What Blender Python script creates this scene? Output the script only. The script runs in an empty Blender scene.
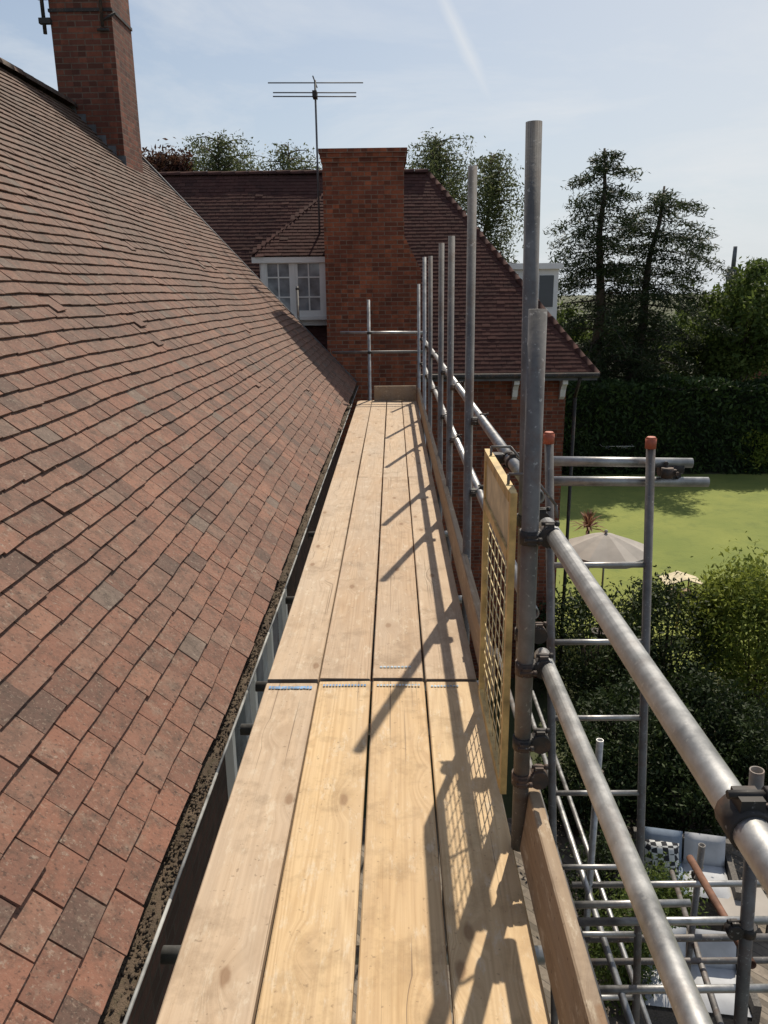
import bpy, math, random
import numpy as np
from math import sin, cos, pi
from mathutils import Vector, Matrix
random.seed(7); rng = np.random.default_rng(7)
S = bpy.context.scene; COL = S.collection
rad = math.radians
U_ = random.uniform

# ------------------------------------------------------------------ camera
CAM = Vector((0, 0, 1.63)); FPX = 780.0
pitch, yaw, roll = rad(15.7), rad(0.78), rad(0.6)
Fw = Vector((-sin(yaw)*cos(pitch), cos(yaw)*cos(pitch), -sin(pitch)))
Rt0 = Vector((cos(yaw), sin(yaw), 0)); Up0 = Rt0.cross(Fw)
Rt = Rt0*cos(roll) - Up0*sin(roll); Up = Up0*cos(roll) + Rt0*sin(roll)
cd = bpy.data.cameras.new('camera'); cam = bpy.data.objects.new('camera', cd); COL.objects.link(cam)
cd.sensor_fit = 'AUTO'; cd.sensor_width = 36; cd.lens = FPX/1024*36; cd.clip_start = 0.05; cd.clip_end = 3000
cam.matrix_world = Matrix(((Rt.x, Up.x, -Fw.x, CAM.x), (Rt.y, Up.y, -Fw.y, CAM.y), (Rt.z, Up.z, -Fw.z, CAM.z), (0, 0, 0, 1)))
S.camera = cam
def ray(px, py): return Fw + Rt*((px-384)/FPX) + Up*((512-py)/FPX)
def PY(px, py, y): d = ray(px, py); return CAM + d*(y/d.y)
def PZ(px, py, z): d = ray(px, py); return CAM + d*((z-CAM.z)/d.z)
GZ = -6.4

# ------------------------------------------------------------------ mesh helpers
class MB:
    def __init__(s): s.V = []; s.F = []; s.A = []; s.S = []
    def face(s, idx, a=0.5, sm=False): s.F.append(idx); s.A.append(a); s.S.append(sm)
    def hexa(s, p, a=0.5, skip=()):
        b = len(s.V); s.V += [tuple(q) for q in p]
        fs = [(0,3,2,1),(4,5,6,7),(0,1,5,4),(1,2,6,5),(2,3,7,6),(3,0,4,7)]
        for i, f in enumerate(fs):
            if i not in skip: s.face(tuple(b+j for j in f), a)
        return s
    def box(s, x0, x1, y0, y1, z0, z1, a=0.5):
        return s.hexa([(x0,y0,z0),(x1,y0,z0),(x1,y1,z0),(x0,y1,z0),(x0,y0,z1),(x1,y0,z1),(x1,y1,z1),(x0,y1,z1)], a)
    def obox(s, c, ax, ay, az, a=0.5):
        c = Vector(c); ax = Vector(ax); ay = Vector(ay); az = Vector(az)
        return s.hexa([c-ax-ay-az, c+ax-ay-az, c+ax+ay-az, c-ax+ay-az, c-ax-ay+az, c+ax-ay+az, c+ax+ay+az, c-ax+ay+az], a)
    def poly(s, pts, a=0.5):
        b = len(s.V); s.V += [tuple(p) for p in pts]; s.face(tuple(range(b, b+len(pts))), a); return s
    def tube(s, p0, p1, r0, r1=None, n=14, hollow=False, a=0.5):
        p0 = Vector(p0); p1 = Vector(p1); r1 = r0 if r1 is None else r1
        d = (p1-p0).normalized(); t = Vector((0,0,1)) if abs(d.z) < .9 else Vector((1,0,0))
        e1 = d.cross(t).normalized(); e2 = d.cross(e1)
        b = len(s.V)
        dirs = [e1*cos(2*pi*i/n)+e2*sin(2*pi*i/n) for i in range(n)]
        for p, r in ((p0, r0), (p1, r1)):
            s.V += [tuple(p+q*r) for q in dirs]
        for i in range(n):
            j = (i+1) % n; s.face((b+i, b+n+i, b+n+j, b+j), a, True)
        if hollow:
            c = len(s.V); k = 0.84
            L = min(.25, (p1-p0).length*.4)
            for p, r in ((p0, r0*k), (p0+d*L, r0*k), (p1, r1*k), (p1-d*L, r1*k)):
                s.V += [tuple(p+q*r) for q in dirs]
            for i in range(n):
                j = (i+1) % n
                s.face((b+i, b+j, c+j, c+i), a); s.face((c+i, c+j, c+n+j, c+n+i), a, True)
                s.face((b+n+j, b+n+i, c+2*n+i, c+2*n+j), a); s.face((c+2*n+j, c+2*n+i, c+3*n+i, c+3*n+j), a, True)
            s.face(tuple(c+n+i for i in range(n)), a); s.face(tuple(c+3*n+i for i in reversed(range(n))), a)
        else:
            s.face(tuple(b+i for i in range(n)), a); s.face(tuple(b+n+i for i in reversed(range(n))), a)
        return s
    def path(s, pts, rs, n=8):
        for i in range(len(pts)-1): s.tube(pts[i], pts[i+1], rs[i], rs[i+1], n)
        return s
    def ball(s, c, r, seg=10, rings=6, a=0.5, sc=(1,1,1)):
        b = len(s.V); c = Vector(c)
        for j in range(rings+1):
            th = pi*j/rings
            for i in range(seg):
                ph = 2*pi*i/seg
                s.V.append((c.x+r*sc[0]*sin(th)*cos(ph), c.y+r*sc[1]*sin(th)*sin(ph), c.z+r*sc[2]*cos(th)))
        for j in range(rings):
            for i in range(seg):
                k = (i+1) % seg
                s.face((b+j*seg+i, b+(j+1)*seg+i, b+(j+1)*seg+k, b+j*seg+k), a, True)
        return s

WLOC = {}
def finish(name, V, F, A, SM, m, parent, origin):
    o0 = WLOC[parent.name] if parent else Vector(origin)
    V = np.asarray(V, dtype=float).reshape(-1, 3) - np.array(o0)
    me = bpy.data.meshes.new(name); me.from_pydata(V.tolist(), [], F)
    at = me.attributes.new('tv', 'FLOAT', 'FACE'); at.data.foreach_set('value', np.asarray(A, dtype=np.float32))
    if SM is not None: me.polygons.foreach_set('use_smooth', np.asarray(SM, dtype=bool))
    me.materials.append(m)
    o = bpy.data.objects.new(name, me); COL.objects.link(o)
    if parent: o.parent = parent
    else: o.location = o0
    WLOC[o.name] = Vector(o0)
    me.update()
    return o
def part(name, mb, m, parent, label=None):
    o = finish(name, mb.V, mb.F, mb.A, mb.S, m, parent, None)
    if label: o['label'] = label
    return o
def tag(o, label, cat, group=None):
    o['label'] = label; o['category'] = cat
    if group: o['group'] = group
    return o
def thing(name, label, cat, loc, group=None):
    o = bpy.data.objects.new(name, None); COL.objects.link(o); o.location = loc; o.empty_display_size = .2
    WLOC[o.name] = Vector(loc); return tag(o, label, cat, group)
def single(name, mb, m, label, cat, origin, group=None):
    return tag(finish(name, mb.V, mb.F, mb.A, mb.S, m, None, origin), label, cat, group)
def struct(name, mb, m, origin=(0,0,0)):
    o = finish(name, mb.V, mb.F, mb.A, mb.S, m, None, origin); o['kind'] = 'structure'; return o

# ------------------------------------------------------------------ materials
class NT:
    def __init__(s, name):
        s.m = bpy.data.materials.new(name); s.m.use_nodes = True; s.t = s.m.node_tree
        s.b = s.t.nodes['Principled BSDF']; s.out = s.t.nodes['Material Output']
    def n(s, typ, ins=None, **kw):
        nd = s.t.nodes.new(typ)
        for k, v in kw.items(): setattr(nd, k, v)
        for k, v in (ins or {}).items(): s.set(nd.inputs[k], v)
        return nd
    def set(s, sock, v):
        if hasattr(v, 'is_output'): s.t.links.new(v, sock)
        else: sock.default_value = v
    def math(s, op, a, b=0.0, c=None, clamp=False):
        nd = s.n('ShaderNodeMath', operation=op, use_clamp=clamp); s.set(nd.inputs[0], a); s.set(nd.inputs[1], b)
        if c is not None: s.set(nd.inputs[2], c)
        return nd.outputs[0]
    def mix(s, f, a, b, blend='MIX'):
        nd = s.n('ShaderNodeMix', data_type='RGBA', blend_type=blend); s.set(nd.inputs[0], f)
        s.set(nd.inputs[6], a if hasattr(a, 'is_output') else (*a, 1)[:4]); s.set(nd.inputs[7], b if hasattr(b, 'is_output') else (*b, 1)[:4])
        return nd.outputs[2]
    def ramp(s, f, stops):
        nd = s.n('ShaderNodeValToRGB'); s.set(nd.inputs[0], f); e = nd.color_ramp.elements
        while len(e) < len(stops): e.new(0.5)
        for i, (p, c) in enumerate(stops):
            e[i].position = p; e[i].color = (c, c, c, 1) if isinstance(c, (int, float)) else (*c, 1)
        return nd.outputs[0]
    def obj(s): return s.n('ShaderNodeTexCoord').outputs['Object']
    def mapv(s, v, sc, loc=(0,0,0)):
        return s.n('ShaderNodeMapping', {'Vector': v, 'Scale': sc, 'Location': loc}).outputs[0]
    def noise(s, v, scale, detail=4, rough=.55, dist=0):
        return s.n('ShaderNodeTexNoise', {'Vector': v, 'Scale': scale, 'Detail': detail, 'Roughness': rough, 'Distortion': dist}).outputs[0]
    def attr(s): return s.n('ShaderNodeAttribute', attribute_name='tv').outputs['Fac']
    def bump(s, h, strength=.3, dist=.01):
        s.set(s.b.inputs['Normal'], s.n('ShaderNodeBump', {'Height': h, 'Strength': strength, 'Distance': dist}).outputs[0])
    def fin(s, col, rough=.8, metal=0.0):
        s.set(s.b.inputs['Base Color'], col if hasattr(col, 'is_output') else (*col, 1)[:4]); s.set(s.b.inputs['Roughness'], rough); s.set(s.b.inputs['Metallic'], metal)
        return s.m

def m_plain(name, c, rough=.7, metal=0.0, var=.25, scale=6.0, bump=.1):
    t = NT(name); v = t.obj(); f = t.noise(v, scale, 5)
    dark = tuple(x*(1-var) for x in c); light = tuple(min(1, x*(1+var)) for x in c)
    if bump: t.bump(t.noise(v, scale*8, 3), bump, .004)
    return t.fin(t.mix(t.ramp(f, [(.3, 0.), (.7, 1.)]), dark, light), rough, metal)

def m_tile(name, k=1.0, hi=.6):
    t = NT(name); v = t.obj(); a = t.attr()
    c = t.ramp(a, [(0, (.125*k,.076*k,.060*k)), (.2, (.185*k,.093*k,.067*k)), (.45, (.240*k,.116*k,.080*k)), (.65, (.215*k,.120*k,.088*k)), (.85, (.285*k,.140*k,.094*k)), (1, (.175*k,.130*k,.106*k))])
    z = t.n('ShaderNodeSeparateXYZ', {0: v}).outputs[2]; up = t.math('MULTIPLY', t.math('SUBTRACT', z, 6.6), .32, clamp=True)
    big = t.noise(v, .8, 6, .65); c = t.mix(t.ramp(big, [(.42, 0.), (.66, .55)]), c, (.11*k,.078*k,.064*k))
    c = t.mix(t.math('MULTIPLY', up, hi), c, (.095*k,.066*k,.054*k))  # darker grey towards the ridge: glancing light painted in along with lichen
    li = t.noise(v, 13, 8, .78); c = t.mix(t.ramp(li, [(.46, 0.), (.64, .65)]), c, (.068*k,.052*k,.042*k))
    l2 = t.noise(t.mapv(v, (1,1,1), (3,7,1)), 8, 8, .75); c = t.mix(t.ramp(l2, [(.54, 0.), (.68, .45)]), c, (.28*k,.225*k,.175*k))
    l3 = t.noise(t.mapv(v, (1,1,1), (9,2,5)), 30, 6, .7); c = t.mix(t.ramp(l3, [(.60, 0.), (.68, .5)]), c, (.35*k,.30*k,.24*k))
    sp = t.noise(v, 110, 2); c = t.mix(t.ramp(sp, [(.60, 0.), (.72, .45)]), c, (.34*k,.27*k,.21*k))
    sd_ = t.noise(v, 75, 3); c = t.mix(t.ramp(sd_, [(.58, 0.), (.68, .6)]), c, (.04*k,.03*k,.026*k))
    t.bump(t.noise(v, 60, 5, .7), .6, .006)
    t.b.inputs['Specular IOR Level'].default_value = .28
    return t.fin(c, .85)
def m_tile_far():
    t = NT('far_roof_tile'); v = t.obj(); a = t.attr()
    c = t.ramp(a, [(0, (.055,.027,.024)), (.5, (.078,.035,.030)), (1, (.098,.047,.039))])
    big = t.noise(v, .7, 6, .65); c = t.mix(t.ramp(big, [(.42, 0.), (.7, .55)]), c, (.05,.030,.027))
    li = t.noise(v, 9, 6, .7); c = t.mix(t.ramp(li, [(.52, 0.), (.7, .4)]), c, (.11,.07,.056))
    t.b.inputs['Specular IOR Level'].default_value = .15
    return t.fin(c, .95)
def m_brick(name, c1, c2, mortar, stain=.6, burnt=.6):
    t = NT(name); v = t.obj(); sx = t.n('ShaderNodeSeparateXYZ', {0: v})
    u = t.math('ADD', sx.outputs[0], sx.outputs[1]); w = t.n('ShaderNodeCombineXYZ', {0: u, 1: sx.outputs[2], 2: 0.0}).outputs[0]
    kw = {'Vector': w, 'Scale': 1.0, 'Mortar Smooth': .2, 'Bias': 0.0, 'Brick Width': .225, 'Row Height': .075}
    b = t.n('ShaderNodeTexBrick', {**kw, 'Color1': (*c1, 1), 'Color2': (*c2, 1), 'Mortar': (*mortar, 1), 'Mortar Size': .008})
    c = b.outputs['Color']
    row = t.math('FLOOR', t.math('DIVIDE', sx.outputs[2], .075)); sh = t.math('MULTIPLY', t.math('MODULO', row, 2.0), .1125)
    cell = t.n('ShaderNodeCombineXYZ', {0: t.math('FLOOR', t.math('DIVIDE', t.math('ADD', u, sh), .1125)), 1: row, 2: 0.0}).outputs[0]
    wn = t.n('ShaderNodeTexWhiteNoise', {'Vector': cell}).outputs[0]; inv = t.math('SUBTRACT', 1.0, b.outputs['Fac'])
    c = t.mix(t.math('MULTIPLY', t.ramp(wn, [(.72, 0.), (.80, burnt)]), inv), c, tuple(x*.40 for x in c2)); c = t.mix(t.math('MULTIPLY', t.ramp(wn, [(.06, .5), (.14, 0.)]), inv), c, tuple(min(1, x*1.5) for x in c1))
    f = t.noise(v, 1.6, 8, .72); c = t.mix(t.ramp(f, [(.43, 0.), (.70, stain)]), c, tuple(x*.30 for x in c2))
    f2 = t.noise(v, 17, 5, .7); c = t.mix(t.ramp(f2, [(.36, .4), (.54, 0.)]), c, tuple(x*.4 for x in c1))
    f3 = t.noise(t.mapv(v, (3, 3, .5)), 1.5, 5, .6); c = t.mix(t.ramp(f3, [(.50, 0.), (.74, stain*.9)]), c, tuple(x*.35 for x in c2))
    h = t.math('ADD', inv, t.math('MULTIPLY', t.noise(v, 50, 4), .5))
    t.bump(h, .7, .010)
    return t.fin(c, .9)
def m_wood(name, light, dark, grey, g_amt, rough=.75):
    t = NT(name); oi = t.n('ShaderNodeObjectInfo'); r = t.math('MULTIPLY', oi.outputs['Random'], 40.0)
    off = t.n('ShaderNodeCombineXYZ', {0: r, 1: t.math('MULTIPLY', r, 1.7), 2: r}).outputs[0]
    v = t.n('ShaderNodeVectorMath', {0: t.obj(), 1: off}, operation='ADD').outputs[0]
    kv = t.n('ShaderNodeTexVoronoi', {'Vector': t.mapv(v, (4.6, 2.1, 1)), 'Scale': 1.0}, voronoi_dimensions='2D')
    kd = kv.outputs['Distance']; km = t.ramp(kd, [(.0, 1.), (.26, 0.)])
    shift = t.n('ShaderNodeCombineXYZ', {0: t.math('MULTIPLY', km, .05), 1: 0.0, 2: 0.0}).outputs[0]
    v2 = t.n('ShaderNodeVectorMath', {0: v, 1: shift}, operation='ADD').outputs[0]
    ring = t.noise(t.mapv(v2, (7, .32, 7)), 1.0, 2, .4); ring = t.math('ABSOLUTE', t.math('SINE', t.math('MULTIPLY', ring, 60.0)))
    gr = t.noise(t.mapv(v2, (160, 2.2, 160)), 1.0, 4, .6)
    f = t.math('ADD', t.math('MULTIPLY', t.math('POWER', ring, 2.5), .24), t.math('MULTIPLY', gr, .62))
    c = t.mix(t.ramp(f, [(.2, 0.), (.85, 1.)]), light, dark)
    tone = t.mix(t.math('MULTIPLY', oi.outputs['Random'], .7), (1, 1, 1), (.84, .77, .71)); c = t.mix(1.0, c, tone, 'MULTIPLY')
    wz = t.noise(t.mapv(v, (4, .8, 4)), 1.0, 5, .65); c = t.mix(t.ramp(wz, [(.35, 0.), (.72, g_amt)]), c, grey)
    dirt = t.noise(v, 5.0, 7, .72); c = t.mix(t.ramp(dirt, [(.52, 0.), (.72, .6)]), c, tuple(x*.5 for x in dark))
    sc = t.noise(t.mapv(v, (9, 3, 9)), 3.0, 6, .75); c = t.mix(t.ramp(sc, [(.55, 0.), (.67, .45)]), c, (.66,.58,.45))
    st = t.noise(t.mapv(v, (2.2, 1.1, 2.2), (5, 2, 0)), 1.6, 5, .7); c = t.mix(t.ramp(st, [(.56, 0.), (.70, .45)]), c, tuple(x*.75 for x in dark))
    sp = t.noise(v, 55, 3); c = t.mix(t.ramp(sp, [(.66, 0.), (.71, .5)]), c, tuple(x*.4 for x in dark))
    pick = t.ramp(t.n('ShaderNodeSeparateColor', {0: kv.outputs['Color']}).outputs[0], [(.55, 0.), (.60, 1.)])
    kn = t.math('MULTIPLY', t.ramp(t.math('ADD', kd, t.math('MULTIPLY', t.math('SUBTRACT', t.noise(v, 40, 2), .5), .05)), [(.045, .75), (.080, .0)]), pick)
    c = t.mix(kn, c, (.20,.105,.05)); halo = t.math('MULTIPLY', t.ramp(kd, [(.08, .25), (.20, 0.)]), pick); c = t.mix(halo, c, tuple(x*.8 for x in dark))
    crack = t.noise(t.mapv(v2, (90, .7, 90)), 1.0, 2); c = t.mix(t.ramp(crack, [(.67, 0.), (.72, .65)]), c, (.10,.065,.04))
    t.bump(t.math('ADD', f, t.math('MULTIPLY', crack, -.8)), .4, .004)
    return t.fin(c, rough)
def m_steel(name, c=(.42,.43,.44), rough=.42, rust=.35, metal=.75):
    t = NT(name); v = t.obj(); oi = t.n('ShaderNodeObjectInfo')
    v = t.n('ShaderNodeVectorMath', {0: v, 1: t.n('ShaderNodeCombineXYZ', {0: t.math('MULTIPLY', oi.outputs['Random'], 30.0)}).outputs[0]}, operation='ADD').outputs[0]
    f = t.noise(v, 9, 6, .7); k = t.mix(t.ramp(f, [(.3, 0.), (.7, 1.)]), tuple(x*.5 for x in c), tuple(x*1.15 for x in c))
    f2 = t.noise(v, 5, 7, .75); fr = t.ramp(f2, [(.50, 0.), (.70, rust)])
    k = t.mix(fr, k, (.12,.062,.036)); sp = t.noise(v, 70, 3); k = t.mix(t.ramp(sp, [(.64, 0.), (.70, .5)]), k, (.50,.49,.47))
    t.bump(t.noise(v, 90, 4), .15, .002)
    ro = t.math('ADD', t.math('MULTIPLY', f, .4), rough-.12)
    me = t.math('MULTIPLY', t.math('SUBTRACT', 1.0, fr), metal)
    return t.fin(k, ro, me)
def m_leaf(name, c_dark, c_mid, c_light, trans=.35):
    t = NT(name); a = t.attr(); c = t.ramp(a, [(0, c_dark), (.5, c_mid), (1, c_light)])
    t.fin(c, .6); t.b.inputs['Specular IOR Level'].default_value = .2
    tr = t.n('ShaderNodeBsdfTranslucent', {'Color': t.mix(.5, c, tuple(min(1, x*1.3) for x in c_light))})
    mx = t.n('ShaderNodeMixShader', {0: trans, 1: t.b.outputs[0], 2: tr.outputs[0]})
    t.t.links.new(mx.outputs[0], t.out.inputs[0]); return t.m
def m_ground(name, c1, c2, c3, s1, s2, rough=.95):
    t = NT(name); v = t.obj(); c = t.mix(t.ramp(t.noise(v, s1, 5), [(.35, 0.), (.65, 1.)]), c1, c2)
    c = t.mix(t.ramp(t.noise(v, s2, 6, .7), [(.5, 0.), (.72, .8)]), c, c3)
    t.bump(t.noise(v, s2*6, 4), .5, .03); return t.fin(c, rough)

M = {}
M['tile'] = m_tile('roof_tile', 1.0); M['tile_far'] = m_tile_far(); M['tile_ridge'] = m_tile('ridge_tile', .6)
M['brick'] = m_brick('red_brick', (.32,.092,.040), (.19,.054,.030), (.235,.165,.12), .45); M['brick_dark'] = m_brick('dark_brick', (.22,.067,.037), (.13,.041,.027), (.16,.115,.085), .55)
M['brick_shade'] = m_brick('shaded_brick', (.085,.04,.03), (.06,.03,.022), (.06,.05,.04), .5)  # near wall copy of the brick, shade of the gutter gap put into its colour
M['wood_new'] = m_wood('fresh_timber', (.66,.475,.26), (.45,.285,.135), (.47,.38,.28), .42)
M['wood_old'] = m_wood('weathered_timber', (.56,.42,.285), (.39,.27,.17), (.44,.375,.305), .55, .85)
M['wood_toe'] = m_wood('toe_timber', (.40,.29,.18), (.25,.165,.095), (.30,.26,.22), .6, .85)
M['steel'] = m_steel('galvanised_steel', (.43,.43,.43), .40, .4, .85); M['steel_old'] = m_steel('old_steel', (.20,.19,.185), .55, .85, .45); M['coupler'] = m_steel('coupler_steel', (.055,.05,.048), .6, .9, .4)
M['rusty'] = m_plain('rusty_steel', (.17,.085,.055), .75, .2, .4, 12)
M['yellow'] = m_plain('yellow_paint', (.50,.35,.14), .6, 0, .45, 14); M['panel'] = m_plain('pale_panel', (.56,.48,.31), .65, 0, .3, 12); M['wire'] = m_plain('wire_yellow', (.62,.50,.28), .6, .0, .25, 9)
M['white'] = m_plain('white_paint', (.84,.83,.80), .5, 0, .05, 5, .03)
M['glass'] = m_plain('window_glass', (.03,.035,.04), .06, 0, .3, 2, 0); M['pale_pane'] = m_plain('pale_glass', (.26,.28,.30), .06, 0, .5, 3.5, 0); M['lead'] = m_plain('lead', (.12,.125,.135), .6, .3, .3, 5)  # the second glass has a paler, mottled grey base colour
M['gutter'] = m_plain('grey_gutter', (.26,.26,.25), .65, 0, .6, 10); M['moss'] = m_ground('gutter_moss', (.075,.052,.034), (.125,.088,.058), (.050,.047,.022), 14, 40)
M['felt'] = m_plain('roof_underlay', (.03,.026,.024), .95); M['redcap'] = m_plain('red_plastic', (.42,.10,.05), .55, 0, .25, 20)
M['blue'] = m_plain('blue_paint', (.16,.29,.48), .8, 0, .5, 40); M['chalk'] = m_plain('pale_blue_stamp', (.36,.44,.50), .8, 0, .5, 60)
M['alu'] = m_plain('aluminium', (.4,.4,.4), .4, .6, .15); M['bark'] = m_plain('bark', (.085,.065,.05), .95, 0, .45, 3, .5)
M['lawn'] = m_ground('lawn_grass', (.145,.18,.034), (.205,.228,.046), (.115,.15,.030), .35, 1.6); M['soil'] = m_ground('rough_ground', (.05,.062,.022), (.085,.085,.038), (.04,.05,.018), .15, 1.2)
M['paving'] = m_brick('patio_paving', (.25,.21,.17), (.19,.16,.125), (.09,.08,.065), .45)
M['fabric'] = m_plain('taupe_fabric', (.36,.33,.30), .9, 0, .1, 3); M['cush'] = m_plain('pale_cushion', (.46,.47,.49), .95, 0, .12, 6); M['wicker'] = m_plain('grey_wicker', (.10,.09,.08), .8, 0, .5, 40)
M['bluecush'] = m_plain('blue_grey_cushion', (.22,.27,.34), .95, 0, .12, 8)
t = NT('check_fabric'); ck = t.n('ShaderNodeTexChecker', {'Vector': t.obj(), 'Scale': 14.0, 'Color1': (.03,.03,.035,1), 'Color2': (.65,.65,.63,1)}); M['check'] = t.fin(ck.outputs[0], .9)
M['l_con'] = m_leaf('conifer_needles', (.014,.022,.012), (.029,.045,.020), (.062,.082,.033), .26)
M['l_birch'] = m_leaf('birch_leaves', (.038,.052,.022), (.074,.092,.037), (.125,.142,.06)); M['l_mid'] = m_leaf('mid_green_leaves', (.028,.052,.012), (.068,.105,.024), (.135,.175,.044))
M['l_hedge'] = m_leaf('hedge_leaves', (.014,.027,.009), (.028,.052,.015), (.055,.09,.026), .18); M['l_bright'] = m_leaf('bright_leaves', (.06,.095,.014), (.14,.185,.030), (.25,.28,.055), .38)
M['l_copper'] = m_leaf('copper_leaves', (.03,.012,.012), (.06,.022,.018), (.09,.05,.03)); M['l_dark'] = m_leaf('dark_shrub_leaves', (.009,.017,.006), (.020,.035,.011), (.045,.068,.020), .18)  # dark shrub colours lowered further to paint in their backlit shade
M['l_spike'] = m_leaf('red_strap_leaves', (.10,.04,.03), (.20,.08,.05), (.30,.17,.10))
M['core'] = m_plain('hedge_inside', (.010,.016,.007), 1)

# ------------------------------------------------------------------ world and sun
AZ, EL = rad(18), rad(52)
sd = Vector((sin(AZ)*cos(EL), cos(AZ)*cos(EL), sin(EL)))
w = bpy.data.worlds.new('World'); S.world = w; w.use_nodes = True
nt = w.node_tree; bg = nt.nodes['Background']; L = nt.links
sky = nt.nodes.new('ShaderNodeTexSky'); sky.sky_type = 'NISHITA'; sky.sun_disc = False; sky.sun_elevation = EL; sky.sun_rotation = AZ
sky.air_density = 1.0; sky.dust_density = 1.0; sky.ozone_density = 1.5
tc = nt.nodes.new('ShaderNodeTexCoord')
def wm(op, a, b=0.0, clamp=False):
    n = nt.nodes.new('ShaderNodeMath'); n.operation = op; n.use_clamp = clamp
    for i, x in enumerate((a, b)):
        if hasattr(x, 'is_output'): L.new(x, n.inputs[i])
        else: n.inputs[i].default_value = x
    return n.outputs[0]
def wdot(vec):
    n = nt.nodes.new('ShaderNodeVectorMath'); n.operation = 'DOT_PRODUCT'; L.new(tc.outputs['Generated'], n.inputs[0]); n.inputs[1].default_value = vec
    return n.outputs['Value']
def wmix(f, a, b):
    n = nt.nodes.new('ShaderNodeMix'); n.data_type = 'RGBA'; L.new(f, n.inputs[0])
    L.new(a, n.inputs[6])
    if hasattr(b, 'is_output'): L.new(b, n.inputs[7])
    else: n.inputs[7].default_value = (*b, 1)
    return n.outputs[2]
sx = nt.nodes.new('ShaderNodeSeparateXYZ'); L.new(tc.outputs['Generated'], sx.inputs[0])
zp = wm('MAXIMUM', sx.outputs[2], 0.0)
haze = wm('ADD', wm('MULTIPLY', wm('POWER', 2.718, wm('MULTIPLY', zp, -4.0)), .80), .10, True)
scol = wmix(haze, sky.outputs[0], (6.7, 7.6, 8.5))
side = wm('MULTIPLY', wm('POWER', wm('MAXIMUM', wdot(Vector((.62, .72, .30)).normalized()), 0.0), 5.0), .6, True)
scol = wmix(side, scol, (9.0, 9.1, 9.1))
zz = wm('ADD', zp, .12)
cv = nt.nodes.new('ShaderNodeCombineXYZ'); L.new(wm('DIVIDE', sx.outputs[0], zz), cv.inputs[0]); L.new(wm('DIVIDE', sx.outputs[1], zz), cv.inputs[1])
nz = nt.nodes.new('ShaderNodeTexNoise'); nz.inputs['Scale'].default_value = .9; nz.inputs['Detail'].default_value = 9; nz.inputs['Roughness'].default_value = .62; nz.inputs['Distortion'].default_value = .5
L.new(cv.outputs[0], nz.inputs['Vector'])
cr = nt.nodes.new('ShaderNodeValToRGB'); cr.color_ramp.elements[0].position = .46; cr.color_ramp.elements[1].position = .80; L.new(nz.outputs[0], cr.inputs[0])
cl = wm('MULTIPLY', cr.outputs[0], .8)
d1 = ray(440, -8).normalized(); d2 = ray(480, 78).normalized(); cn = d1.cross(d2).normalized(); dm = ((d1+d2)/2).normalized()
dist = wm('ADD', wm('ABSOLUTE', wdot(cn)), wm('MULTIPLY', wm('SUBTRACT', nz.outputs[0], .5), .012))
band = wm('SUBTRACT', 1.0, wm('DIVIDE', dist, .010), True)
near = wm('MULTIPLY', wm('SUBTRACT', wdot(dm), cos(rad(4.6))), 300.0, True)
trail = wm('MULTIPLY', wm('MULTIPLY', band, near), .6)
fac = wm('MAXIMUM', cl, trail, True)
L.new(wmix(fac, scol, (8.8, 9.0, 9.2)), bg.inputs[0]); bg.inputs[1].default_value = .09
ld = bpy.data.lights.new('sun', 'SUN'); ld.energy = 5.0; ld.angle = rad(.5); ld.color = (1, .905, .755)
lo = bpy.data.objects.new('sun', ld); COL.objects.link(lo); lo.rotation_euler = sd.to_track_quat('Z', 'Y').to_euler(); lo.location = (5, 10, 20)
S.view_settings.view_transform = 'Standard'; S.view_settings.look = 'None'; S.view_settings.exposure = 0

# ------------------------------------------------------------------ setting
def sheet(x0, x1, y0, y1, z): return MB().poly([(x0,y0,z),(x1,y0,z),(x1,y1,z),(x0,y1,z)])
struct('ground', sheet(-900, 900, -300, 1500, GZ), M['soil'])
struct('lawn', sheet(-2, 30, 15.5, 34.5, GZ+.004), M['lawn'])
struct('patio', sheet(-.9, 8.5, -4, 10.6, GZ+.004), M['paving'])

# ------------------------------------------------------------------ tiles
def tiles(mb, O, A, Uv, Nn, ulen, vlen, keep=None, w=.165, g=.1, seed=1, sag=1.0, slip=.006, th=.013, jit=1.0):
    r = random.Random(seed); O = Vector(O)
    def P(u, v, h):
        h += sag*(.014*sin(u*.9+1)*sin(v*.8)+.006*sin(2.3*u+v*1.7)+.002*sin(5.1*u-2.2*v))
        return O + A*u + Uv*(v+sag*(.006*sin(u*1.3+v)+.003*sin(u*3.7-v*2))) + Nn*h
    nc = int(vlen/g)
    for k in range(nc):
        v0 = k*g; off = (0 if k % 2 else -w/2)+r.uniform(-.008,.008)
        cshift = r.uniform(-.004, .004)*jit
        for i in range(int(ulen/w)+1):
            u0 = i*w+off+r.uniform(0,.004); u1 = u0+w-r.uniform(.003,.007)
            if keep and not keep((u0+u1)/2, v0+.05): continue
            vv = v0+cshift+r.uniform(-.004,.004)*jit; lift = r.uniform(-.001,.003)*jit; rl = r.uniform(-.003,.003)*jit; sk = r.uniform(-.004,.004)*jit
            if r.random() < slip: vv -= r.uniform(.02,.055); lift += .006; sk *= 3
            if r.random() < .012: lift += .008*jit
            wt, wh = th*2+lift, -.004
            a = min(1, max(0, r.gauss(.5, .24)))
            p = [P(u0, vv+sk, wt-th+rl), P(u1, vv-sk, wt-th-rl), P(u1, vv+.17, wh-th), P(u0, vv+.17, wh-th),
                 P(u0, vv+sk, wt+rl), P(u1, vv-sk, wt-rl), P(u1, vv+.17, wh), P(u0, vv+.17, wh)]
            mb.hexa(p, a, skip=(0, 4))
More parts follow.
